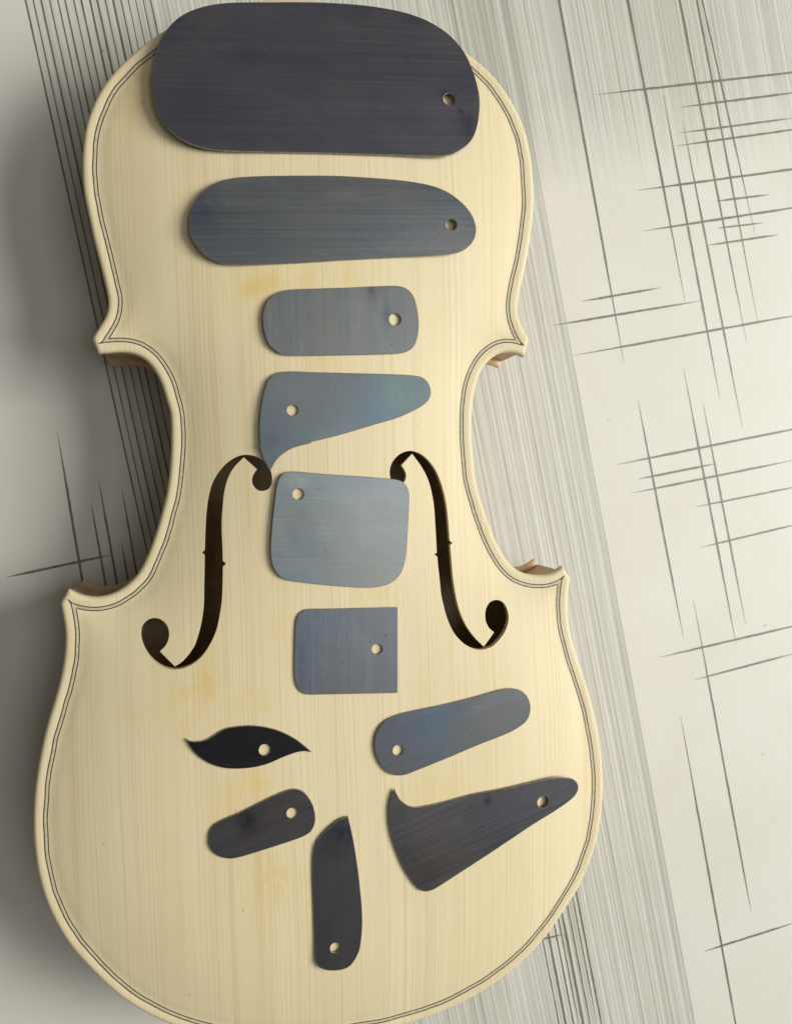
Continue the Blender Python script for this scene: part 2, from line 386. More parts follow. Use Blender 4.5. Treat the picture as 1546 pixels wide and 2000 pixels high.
# (start, end, extension past start / end where the line leaves the picture, width mm, tapers)
VERT = [(('H', 425, 30), ('O', 800, 395), 60, 0, 1.25, (0, .25)), (('H', 925, 30), ('H', 1240, 1690), 60, 0, 1.25, (0, .3)),
        (('H', 1083, 200), ('O', 1490, 660), 0, 0, 1.3, (.3, .3)), (('H', 1300, 30), ('H', 1505, 1080), 50, 60, 1.2, (0, .3)),
        (('H', 1225, 400), ('O', 1505, 110), 0, 50, 1.2, (.3, .3)), (('H', 1420, 30), ('H', 1505, 480), 40, 90, 1.1, (0, .4)),
        (('O', 1228, 435), ('O', 1495, 1840), 0, 40, 1.25, (.3, .3)), (('O', 1368, 690), ('O', 1505, 1400), 0, 60, 1.15, (.3, .3)),
        (('O', 903, 675), ('M', 1278, 262), 0, 0, 1.25, (.25, .3)), (('M', 1340, 40), ('M', 1512, 970), 0, 80, 1.15, (.3, .2)),
        (('M', 1262, 735), ('N', 1512, 1150), 0, 60, 1.2, (.3, .2)),
        (('H', 1478, 30), ('H', 1505, 150), 40, 70, 1.0, (0, .4)),
        (('E', 20, 390), ('E', 97, 850), 30, 12, 1.15, (.3, .15)), (('E', 148, 372), ('E', 240, 890), 0, 10, 1.05, (.3, .1)),
        (('E', 196, 240), ('E', 308, 880), 0, 10, 1.05, (.3, .1)), (('E', 332, 610), ('E', 374, 860), 0, 10, 0.9, (.3, .1)),
        (('E', 332, 275), ('E', 425, 810), 0, 15, 0.9, (.3, .1))]
for i, (a, b_, ea, eb, w, tp) in enumerate(VERT):
    p, q = ext(pt(*a), pt(*b_), ea, eb); printed_line(p, q, w, 0.04 + 0.0005 * i, tp)
# the dark close-set stripes that run under the instrument's left side
for i in range(17):
    s0 = S_LEFT + i * 3.05 + random.uniform(-0.35, 0.35)
    w = random.choice([0.6, 0.8, 1.0, 0.7]) * (1.0 if i < 13 else 0.7)
    t0, t1 = st_of(150, 1230)[1] - random.uniform(0, 30), 240
    printed_line(TS * s0 + TD * t1, TS * s0 + TD * t0, w, 0.06 + 0.0004 * i, (0, 0.12))
for i, (u, v, w, lo) in enumerate([(1128, 1760, 1.1, 50), (1120, 1765, 0.7, 35), (1109, 1775, 0.8, 45), (1098, 1790, 1.3, 55), (1091, 1800, 0.7, 30), (1083, 1812, 0.8, 50), (1071, 1830, 1.1, 40), (1060, 1840, 0.7, 50)]):
    s0, t0 = st_of(u, v); printed_line(TS * s0 + TD * (t0 + 25), TS * s0 + TD * (t0 - lo - 25), w, 0.07 + 0.0005 * i, (0.3, 0.25))
HORZ = [(('H', 605, 202), ('H', 1505, 100), 60, 1.25), (('H', 1203, 294), ('H', 1505, 255), 45, 1.2), (('H', 1195, 479), ('H', 1505, 438), 40, 1.05),
        (('H', 1175, 571), ('H', 1505, 525), 50, 1.1), (('H', 900, 891), ('H', 1505, 808), 60, 1.25), (('H', 945, 1182), ('H', 1505, 1095), 50, 1.25),
        (('H', 1400, 1286), ('H', 1505, 1270), 30, 1.2), (('H', 1465, 968), ('H', 1505, 963), 25, 1.1), (('H', 1470, 1162), ('H', 1505, 1158), 22, 0.9),
        (('H', 500, 1688), ('H', 1065, 1590), 0, 1.2), (('O', 295, 131), ('H', 1355, 1684), 0, 1.2), (('O', 445, 347), ('O', 1505, 155), 50, 1.2),
        (('O', 748, 1132), ('O', 1505, 980), 55, 1.3), (('O', 905, 1236), ('O', 1465, 1124), 0, 1.2), (('O', 850, 1339), ('O', 1505, 1205), 40, 1.15),
        (('O', 1310, 1437), ('O', 1505, 1398), 45, 1.05), (('O', 1355, 1726), ('O', 1505, 1690), 45, 1.05), (('M', 1140, 382), ('M', 1512, 295), 50, 1.2),
        (('M', 1350, 518), ('M', 1512, 475), 40, 1.1), (('N', 1405, 1169), ('N', 1512, 1135), 40, 1.1)]
for i, (a, b_, eb, w) in enumerate(HORZ):
    p, q = ext(pt(*a), pt(*b_), 0, eb); printed_line(p, q, w, 0.10 + 0.0005 * i, (.22, .25))
p, q = ext(pt('E', 20, 745), pt('E', 275, 690), 25, 0); printed_line(p, q, 1.2, 0.12, (0.2, .2))
p, q = ext(pt('N', 450, 1090), pt('N', 560, 1065), 10, 0); printed_line(p, q, 0.9, 0.121, (0.2, .3))

# ------------------------------------------------------------------ violin geometry
ZB, BT, RIB, TT = 13.0, 4.0, 30.0, 3.5          # back edge underside, back edge, rib height, top edge thickness (mm)
ZE = ZB + BT + RIB + TT                          # upper face of the top's edge
ARCH = 9.5
def W(k, *pts): return [tuple(on_z(u, v, ZE - 0.8)) for u, v, _ in px(k, *pts)]
left_up = W('A', (290, 28), (235, 95), (185, 180), (140, 280), (112, 380), (98, 500), (95, 600), (98, 700), (110, 800), (135, 900), (160, 1030), (195, 1160)) \
    + W('C', (235, 180), (256, 260)) + W('P', (440, 170), (405, 310), (340, 390), (275, 472), (258, 522))
left_c = W('P', (320, 672), (400, 668), (480, 660), (560, 655), (650, 665), (730, 690), (800, 735), (860, 800), (910, 875), (950, 960), (985, 1060), (1010, 1160)) \
    + W('C', (625, 930), (632, 1030), (632, 1130)) + W('E', (632, 0), (628, 120), (612, 280), (585, 400), (555, 510), (515, 630), (470, 740), (420, 822), (350, 885), (280, 925), (190, 948), (110, 940), (20, 910))
right_up = W('B', (1098, 28), (1150, 90), (1215, 180), (1265, 270), (1305, 360), (1335, 470), (1352, 570), (1362, 680), (1367, 790), (1362, 900), (1350, 1000), (1335, 1110), (1318, 1200)) \
    + W('D', (1315, 60), (1295, 160), (1275, 230), (1265, 310), (1275, 390), (1300, 445), (1335, 500))
right_c = W('D', (1310, 608), (1270, 590), (1220, 578), (1165, 582), (1120, 610), (1072, 655), (1040, 710), (1015, 790), (1000, 870), (992, 960), (990, 1060), (998, 1170)) \
    + W('G', (385, 130), (400, 250), (425, 350), (455, 440), (490, 540), (540, 650), (580, 715), (620, 765), (670, 797), (720, 810), (790, 816), (840, 810), (890, 785), (922, 760))
right_low = W('G', (967, 832), (962, 890), (950, 940), (945, 990), (955, 1070)) \
    + W('M', (605, 270), (640, 390), (680, 500), (715, 610), (740, 720), (765, 830), (780, 930), (790, 1030), (795, 1130)) \
    + W('N', (795, 150), (790, 290), (770, 440), (740, 560), (700, 670), (640, 800), (560, 920), (480, 1040), (390, 1150))
top_cap = [(-64, 155.5), (-55, 162.8), (-44, 169.2), (-31, 174.2), (-16, 177.2), (0, 178.2), (14, 177.4), (27, 175.2), (40, 171.6), (51, 167.2), (60, 162.2)]
right_bot = [(71, -196.6), (62, -202.2), (50, -207.6), (36, -211.8), (20, -214.4), (0, -215.2)]
mir = lambda L_: [(-x, y) for x, y in L_]
left_c = left_c + [(-right_c[-1][0], right_c[-1][1])]
upper_arc = list(reversed(left_up)) + top_cap + right_up           # left corner -> over the top -> right corner
lower_arc = right_low + right_bot + mir(list(reversed(right_low + right_bot[:-1])))   # right corner -> bottom -> left corner
def arc(pts, it=14): return resample(smooth_line(resample(catmull(pts), 0.8), it), 0.8)
A_UP, A_RC, A_LO, A_LC = arc(upper_arc, 40), arc(right_c), arc(lower_arc, 70), arc(list(reversed(left_c)))
def corner(a, b_):      # slightly eased end grain of a corner
    m_ = (a + b_) / 2; d = b_ - a; n_ = np.array([d[1], -d[0]]); n_ /= np.linalg.norm(n_)
    return np.array([a + d * t for t in (0.15, 0.3, 0.5, 0.7, 0.85)])
OUT = np.vstack([A_UP, corner(A_UP[-1], A_RC[0]), A_RC, corner(A_RC[-1], A_LO[0]), A_LO, corner(A_LO[-1], A_LC[0]), A_LC, corner(A_LC[-1], A_UP[0])])
if np.sum(OUT[:, 0] * np.roll(OUT[:, 1], -1) - np.roll(OUT[:, 0], -1) * OUT[:, 1]) > 0: CCW = 1
else: CCW = -1

# arching: screened membrane over the outline
GX0, GY0, GS = -120.0, -226.0, 2.0
gnx, gny = 121, 207
gx, gy = np.meshgrid(GX0 + np.arange(gnx) * GS, GY0 + np.arange(gny) * GS)
gp = np.stack([gx.ravel(), gy.ravel()], 1)
inside = in_poly(gp, OUT); dist = seg_dist(gp, OUT[::3]); dist[~inside] *= -1
msk = ((dist > 5.5)).reshape(gx.shape)
LSC = 24.0; kk = (GS / LSC) ** 2
u_ = np.zeros(gx.shape)
for _ in range(2500):
    n4 = np.zeros_like(u_)
    n4[1:-1, 1:-1] = u_[:-2, 1:-1] + u_[2:, 1:-1] + u_[1:-1, :-2] + u_[1:-1, 2:]
    u_ = np.where(msk, (n4 + kk) / (4 + kk), 0.0)
u_ /= u_.max()
def smooth_grid(g, it):
    for _ in range(it):
        h = g.copy(); h[1:-1, 1:-1] = 0.5 * g[1:-1, 1:-1] + 0.125 * (g[:-2, 1:-1] + g[2:, 1:-1] + g[1:-1, :-2] + g[1:-1, 2:]); g = h
    return g
arch = smooth_grid(u_ ** 1.15, 12) * ARCH
dgrid = dist.reshape(gx.shape)
def samp(g, p):
    p = np.atleast_2d(p); fx = np.clip((p[:, 0] - GX0) / GS, 0, gnx - 1.001); fy = np.clip((p[:, 1] - GY0) / GS, 0, gny - 1.001)
    i, j = fx.astype(int), fy.astype(int); a, b_ = fx - i, fy - j
    return (g[j, i] * (1 - a) + g[j, i + 1] * a) * (1 - b_) + (g[j + 1, i] * (1 - a) + g[j + 1, i + 1] * a) * b_
def bspl(g, p):         # smooth (cubic B-spline) sampling
    p = np.atleast_2d(p); fx = np.clip((p[:, 0] - GX0) / GS, 1, gnx - 3.001); fy = np.clip((p[:, 1] - GY0) / GS, 1, gny - 3.001)
    i, j = fx.astype(int), fy.astype(int); a, b_ = fx - i, fy - j
    def w(t): return [(1 - t) ** 3 / 6, (3*t**3 - 6*t*t + 4) / 6, (-3*t**3 + 3*t*t + 3*t + 1) / 6, t**3 / 6]
    wx, wy = w(a), w(b_); r = 0
    for q in range(4):
        for s in range(4): r = r + g[j - 1 + q, i - 1 + s] * wx[s] * wy[q]
    return r
def top_z(p, d=None):
    """upper face of the top: edge, fluted channel, arch"""
    p = np.atleast_2d(p)
    if d is None: d = seg_dist(p, OUT)
    z = ZE + bspl(arch, p)
    z -= 0.5 * np.exp(-((d - 5.2) / 2.4) ** 2)                    # channel round the edge
    r = 1.5; q = np.clip(1 - d / r, 0, 1)
    z -= r * (1 - np.sqrt(np.maximum(0, 1 - q * q)))               # rounded edge
    return z
def on_top(u, v):
    z = ZE + 8.0
    for _ in range(6):
        p = on_z(u, v, z); z = float(ZE + bspl(arch, p)[0])
    return p

# ------------------------------------------------------------------ plates
def inward(line):
    t = np.gradient(line, axis=0); t /= np.maximum(np.linalg.norm(t, axis=1)[:, None], 1e-9)
    n_ = np.stack([-t[:, 1], t[:, 0]], 1)
    return n_ if CCW == 1 else -n_
def closed_inward(line):
    t = np.roll(line, -1, 0) - np.roll(line, 1, 0); t /= np.maximum(np.linalg.norm(t, axis=1)[:, None], 1e-9)
    n_ = np.stack([-t[:, 1], t[:, 0]], 1); return n_ if CCW == 1 else -n_
NRM = closed_inward(OUT)

def plate_tris(holes, spacing, rings):
    pts = [OUT]; edges = [(i, (i + 1) % len(OUT)) for i in range(len(OUT))]; n = len(OUT)
    for h in holes:
        pts.append(h); edges += [(n + i, n + (i + 1) % len(h)) for i in range(len(h))]; n += len(h)
    ii = []
    for r in rings:
        q = OUT + NRM * r; d = seg_dist(q, OUT); q = q[(d > r * 0.97) & in_poly(q, OUT)]; ii.append(q)
    nx_, ny_ = int(230 / spacing), int(410 / (spacing * 0.866))
    X, Y = np.meshgrid(np.arange(nx_), np.arange(ny_))
    q = np.stack([(-115 + (X + 0.5 * (Y % 2)) * spacing).ravel(), (-218 + Y * spacing * 0.866).ravel()], 1)
    q = q[in_poly(q, OUT)]; d = seg_dist(q, OUT); q = q[d > (rings[-1] + spacing * 0.6 if rings else spacing * 0.5)]
    ii.append(q); q = np.vstack(ii)
    for h in holes:
        dh = seg_dist(q, h); q = q[(dh > 0.5) & ~in_poly(q, h)]
    allp = np.vstack(pts + [q])
    vo, eo, fo, *_ = delaunay_2d_cdt([Vector(p) for p in allp], edges, [], 0, 1e-5)
    vo = np.array([tuple(p) for p in vo]); fo = np.array([tuple(x_) for x_ in fo])
    c = vo[fo].mean(1); keep = in_poly(c, OUT)
    for h in holes: keep &= ~in_poly(c, h)
    fo = fo[keep]
    a, b_, c_ = vo[fo[:, 0]], vo[fo[:, 1]], vo[fo[:, 2]]
    cr = (b_[:, 0] - a[:, 0]) * (c_[:, 1] - a[:, 1]) - (b_[:, 1] - a[:, 1]) * (c_[:, 0] - a[:, 0])
    fo[cr < 0] = fo[cr < 0][:, ::-1]
    used = np.unique(fo); rm = -np.ones(len(vo), int); rm[used] = np.arange(len(used))
    return vo[used], rm[fo]

def plate_mesh(name, p2, tri, z_hi, z_lo):
    n = len(p2); V = np.vstack([np.c_[p2, z_hi], np.c_[p2, z_lo]])
    F_ = [tuple(t) for t in tri] + [(t[2] + n, t[1] + n, t[0] + n) for t in tri]; sm = [True] * len(F_)
    ed = {}
    for t in tri:
        for a, b_ in ((t[0], t[1]), (t[1], t[2]), (t[2], t[0])): ed[(a, b_)] = 1
    bd = [(a, b_) for a, b_ in ed if (b_, a) not in ed]
    idx = {}; extra = []
    def g(i, lo):
        if (i, lo) not in idx: idx[(i, lo)] = 2 * n + len(extra); extra.append(V[i + (n if lo else 0)])
        return idx[(i, lo)]
    for a, b_ in bd:
        F_.append((g(a, 1), g(b_, 1), g(b_, 0), g(a, 0))); sm.append(True)
    return mesh(name, np.vstack([V, np.array(extra)]), F_, sm)

FL = px('E', (1242, 243), (1235, 190), (1215, 150), (1185, 120), (1140, 96), (1085, 87), (1030, 98), (970, 135), (920, 190), (880, 260), (858, 340), (845, 430), (838, 540), (835, 640),
        (834, 664, 1), (815, 680, 1), (833, 696, 1), (832, 800), (830, 900), (828, 1000), (815, 1100), (795, 1180), (775, 1237)) \
    + px('I', (745, 357), (700, 408), (655, 438, 1), (565, 348, 1), (602, 308), (620, 250), (610, 195), (575, 157), (533, 145), (490, 158), (455, 200), (447, 255), (460, 310), (490, 365), (530, 408), (580, 440),
         (640, 456), (700, 450), (760, 425), (820, 375), (870, 300), (905, 220), (925, 130), (938, 40)) \
    + px('E', (943, 850), (944, 765, 1), (964, 745, 1), (944, 728, 1), (942, 650), (938, 560), (938, 470), (945, 380), (955, 300), (975, 230), (1010, 165), (1070, 103, 1), (1150, 175, 1), (1130, 205), (1120, 243), (1132, 280), (1158, 302), (1184, 306), (1215, 297), (1236, 272))
FR = px('F', (868, 205), (870, 170), (885, 130), (920, 90), (962, 68), (1005, 64), (1060, 85), (1110, 130), (1150, 190), (1180, 265), (1200, 340), (1215, 430), (1225, 540), (1230, 606, 1), (1247, 619, 1), (1233, 634, 1),
        (1240, 720), (1250, 830), (1265, 930), (1290, 1030), (1330, 1120), (1380, 1190)) \
    + px('K', (1250, 318, 1), (1312, 232, 1), (1280, 203), (1260, 155), (1262, 95), (1285, 52), (1325, 36), (1365, 50), (1390, 90), (1400, 140), (1393, 190), (1375, 232), (1345, 275), (1305, 314), (1260, 333), (1215, 337), (1170, 325), (1120, 292), (1070, 235), (1030, 150), (1005, 60)) \
    + px('F', (1178, 928), (1168, 830), (1158, 740), (1155, 703, 1), (1137, 690, 1), (1152, 678, 1), (1148, 600), (1142, 500), (1135, 400), (1122, 320), (1100, 240), (1060, 160), (1003, 82, 1), (940, 150, 1), (962, 188), (968, 218), (955, 252), (930, 272), (900, 268), (877, 242))
def hole_curve(pp): return catmull([(*on_top(u, v), s) for u, v, s in pp], True, 0.7)
F_LEFT, F_RIGHT = hole_curve(FL), hole_curve(FR)

def wx(u, v): return on_top(u, v)
STREAKS = [(wx(425, 900)[0], 0.9, 0.40), (wx(418, 1700)[0], 2.2, 0.16), (wx(502, 1500)[0], 0.8, 0.45), (wx(494, 1500)[0], 0.5, 0.3), (wx(518, 1500)[0], 0.5, 0.28), (wx(300, 1500)[0], 0.6, 0.15),
           (wx(152, 1700)[0], 1.2, 0.35), (wx(820, 900)[0], 1.2, 0.14), (wx(825, 1400)[0], 0.7, 0.28), (wx(1142, 1500)[0], 1.2, 0.30), (wx(862, 500)[0], 0.9, 0.2), (wx(262, 1600)[0], 0.6, 0.18), (wx(605, 1000)[0], 0.4, 0.14), (wx(540, 600)[0], 0.7, 0.2)]
STAINS = [(*wx(u, v), rx, ry, a * 0.8) for u, v, rx, ry, a in [(265, 180, 6, 12, .8), (500, 555, 15, 9, .75), (590, 545, 16, 6, .5), (690, 540, 11, 6, .55), (638, 706, 7, 4, .7), (505, 610, 4, 12, .5),
          (365, 1345, 9, 11, .75), (415, 1320, 5, 8, .7), (490, 1375, 10, 6, .6), (490, 1555, 13, 8, .8), (540, 1720, 8, 8, .85), (510, 1660, 6, 30, .45), (255, 1395, 5, 4, .5),
          (850, 1545, 12, 6, .6), (730, 1160, 10, 5, .55), (580, 1140, 12, 4, .4), (545, 1240, 5, 8, .4), (540, 1030, 3, 4, .5), (820, 1400, 4, 10, .4), (350, 1420, 4, 8, .5), (605, 1780, 5, 20, .35)]]
M_SPRUCE = spruce()
M_MAPLE = maple('raw_maple', (0.52, 0.37, 0.21), (0.60, 0.45, 0.27))
M_BLACK = plain('dyed_purfling', (0.045, 0.045, 0.035), 0.6, 0.3, 0.6)
M_CORE = plain('purfling_core', (0.52, 0.45, 0.29), 0.6, 0.15, 0.8)

violin = bpy.data.objects.new('violin', None); COL.objects.link(violin)
violin['label'] = 'unvarnished pale spruce violin body with two dark f-holes lying on the table'; violin['category'] = 'violin'

p2, tri = plate_tris([F_LEFT, F_RIGHT], 1.7, [0.12, 0.4, 0.85, 1.5, 2.4, 3.4, 4.6, 6.0])
d2 = seg_dist(p2, OUT)
zt = top_z(p2, d2)
zlo = ZE + bspl(arch, p2) - TT
zlo = np.where(d2 > 7, zlo + 0.3, zlo); zlo = np.minimum(zlo, zt - 0.9)
top_plate = link('top_plate', plate_mesh('top_plate', p2, tri, zt, zlo), violin, [M_SPRUCE])
top_plate['label'] = 'arched spruce front with straight grain and f-holes'

p3, tri3 = plate_tris([], 4.0, [0.4, 1.2, 2.6])
d3 = seg_dist(p3, OUT)
zb_in = ZB + BT - bspl(arch, p3) * (ZB / ARCH) * np.clip(d3 / 8, 0, 1)
q = np.clip(1 - d3 / 1.5, 0, 1); zb_out = ZB - bspl(arch, p3) * (ZB / bspl(arch, p3).max()) + 1.5 * (1 - np.sqrt(np.maximum(0, 1 - q * q)))
zb_in = np.maximum(zb_in, zb_out + 2.0) - 0.8 * q * q
back_plate = link('back_plate', plate_mesh('back_plate', p3, tri3, zb_in, zb_out), violin, [M_MAPLE])

def offset_arc(line, d, others, end_d=None):
    """inward offset of one bout, trimmed where it meets the neighbouring bouts' offsets (the mitre)"""
    q = line + inward(line) * d
    ok = np.ones(len(q), bool)
    for o_ in others: ok &= seg_dist(q, o_, False) > d * 0.985
    ok &= seg_dist(q, line, False) > d * 0.97
    q = q[ok]
    return smooth_line(q, 3)
def ribbon(line, w):
    t = np.gradient(line, axis=0); t /= np.linalg.norm(t, axis=1)[:, None]; n_ = np.stack([-t[:, 1], t[:, 0]], 1)
    return line - n_ * w / 2, line + n_ * w / 2

ARCS = [('upper', A_UP, (A_LC, A_RC)), ('rc', A_RC, (A_UP, A_LO)), ('lower', A_LO, (A_RC, A_LC)), ('lc', A_LC, (A_LO, A_UP))]
PURF = 4.35
def add_ribbon(V, F_, mi, line, w, lift, mat):
    if np.ndim(w) == 0: w = np.full(len(line), w)
    t = np.gradient(line, axis=0); t /= np.maximum(np.linalg.norm(t, axis=1)[:, None], 1e-9); n_ = np.stack([-t[:, 1], t[:, 0]], 1)
    a, b_ = line - n_ * w[:, None] / 2, line + n_ * w[:, None] / 2
    za, zb_ = top_z(a) + lift, top_z(b_) + lift; b0 = len(V)
    for i in range(len(line)): V += [(*a[i], za[i]), (*b_[i], zb_[i])]
    for i in range(len(line) - 1): F_.append((b0 + 2*i, b0 + 2*i + 2, b0 + 2*i + 3, b0 + 2*i + 1)); mi.append(mat)
STING = {}
for nm, ln, oth in ARCS:
    V, F_, mi = [], [], []
    fine_ln = resample(ln, 0.5)
    wob = np.cumsum(np.random.RandomState(len(ln)).randn(len(fine_ln)) * 0.05); wob -= np.convolve(wob, np.ones(41) / 41, 'same'); wob = np.clip(np.convolve(wob, np.ones(7) / 7, 'same'), -0.14, 0.14)
    wob[:30] = wob[-30:] = 0; fine_ln = fine_ln + inward(fine_ln) * wob[:, None]
    for off, w, lift, mat in ((PURF, 1.15, 0.05, 1), (PURF - 0.62, 0.40, 0.07, 0), (PURF + 0.62, 0.40, 0.07, 0)):
        q = offset_arc(fine_ln, off, oth)
        add_ribbon(V, F_, mi, q, w, lift, mat)
        if off < PURF: STING[nm] = (q[0], q[-1])
    # bee sting: the black tip running on into the corner at the end of this bout
    e = STING[nm][1]; c0 = ln[-1]; nxt = oth[1] if nm in ('upper', 'rc') else (oth[1])
    nx0 = {'upper': A_RC, 'rc': A_LO, 'lower': A_LC, 'lc': A_UP}[nm][0]
    tgt = c0 * 0.45 + nx0 * 0.55
    ctl = e + (tgt - e) * 0.35; tip = e + (tgt - e) * 0.5
    L_ = np.array([e * (1 - t) + tip * t for t in np.linspace(-0.1, 1, 7)])
    add_ribbon(V, F_, mi, L_, np.linspace(0.75, 0.25, 7), 0.085, 0)
    me = mesh('purfling', V, F_, True, mi)
    link('purfling', me, top_plate, [M_BLACK, M_CORE])

def rib_mesh(line, o_in, o_out):
    V, F_ = [], []; n_ = inward(line)
    a, b_ = line, line + n_ * 1.3
    z0 = ZB + BT - 0.6; z1 = ZE - TT + 0.15
    for i in range(len(line)): V += [(*a[i], z0), (*a[i], z1), (*b_[i], z1), (*b_[i], z0)]
    for i in range(len(line) - 1):
        for s in range(4): F_.append((4*i + s, 4*i + (s + 1) % 4, 4*i + 4 + (s + 1) % 4, 4*i + 4 + s))
    F_ += [(3, 2, 1, 0), tuple(4 * (len(line) - 1) + s for s in range(4))]
    me = mesh('rib', V, F_, False); return me
for nm, ln, oth in ARCS:
    q = offset_arc(resample(ln, 0.9), 2.9, oth)
    parts = [q[:len(q) // 2 + 1], q[len(q) // 2:]] if nm in ('upper', 'lower') else [q]
    for part in parts: link('rib', rib_mesh(part, 0, 0), violin, [M_MAPLE])

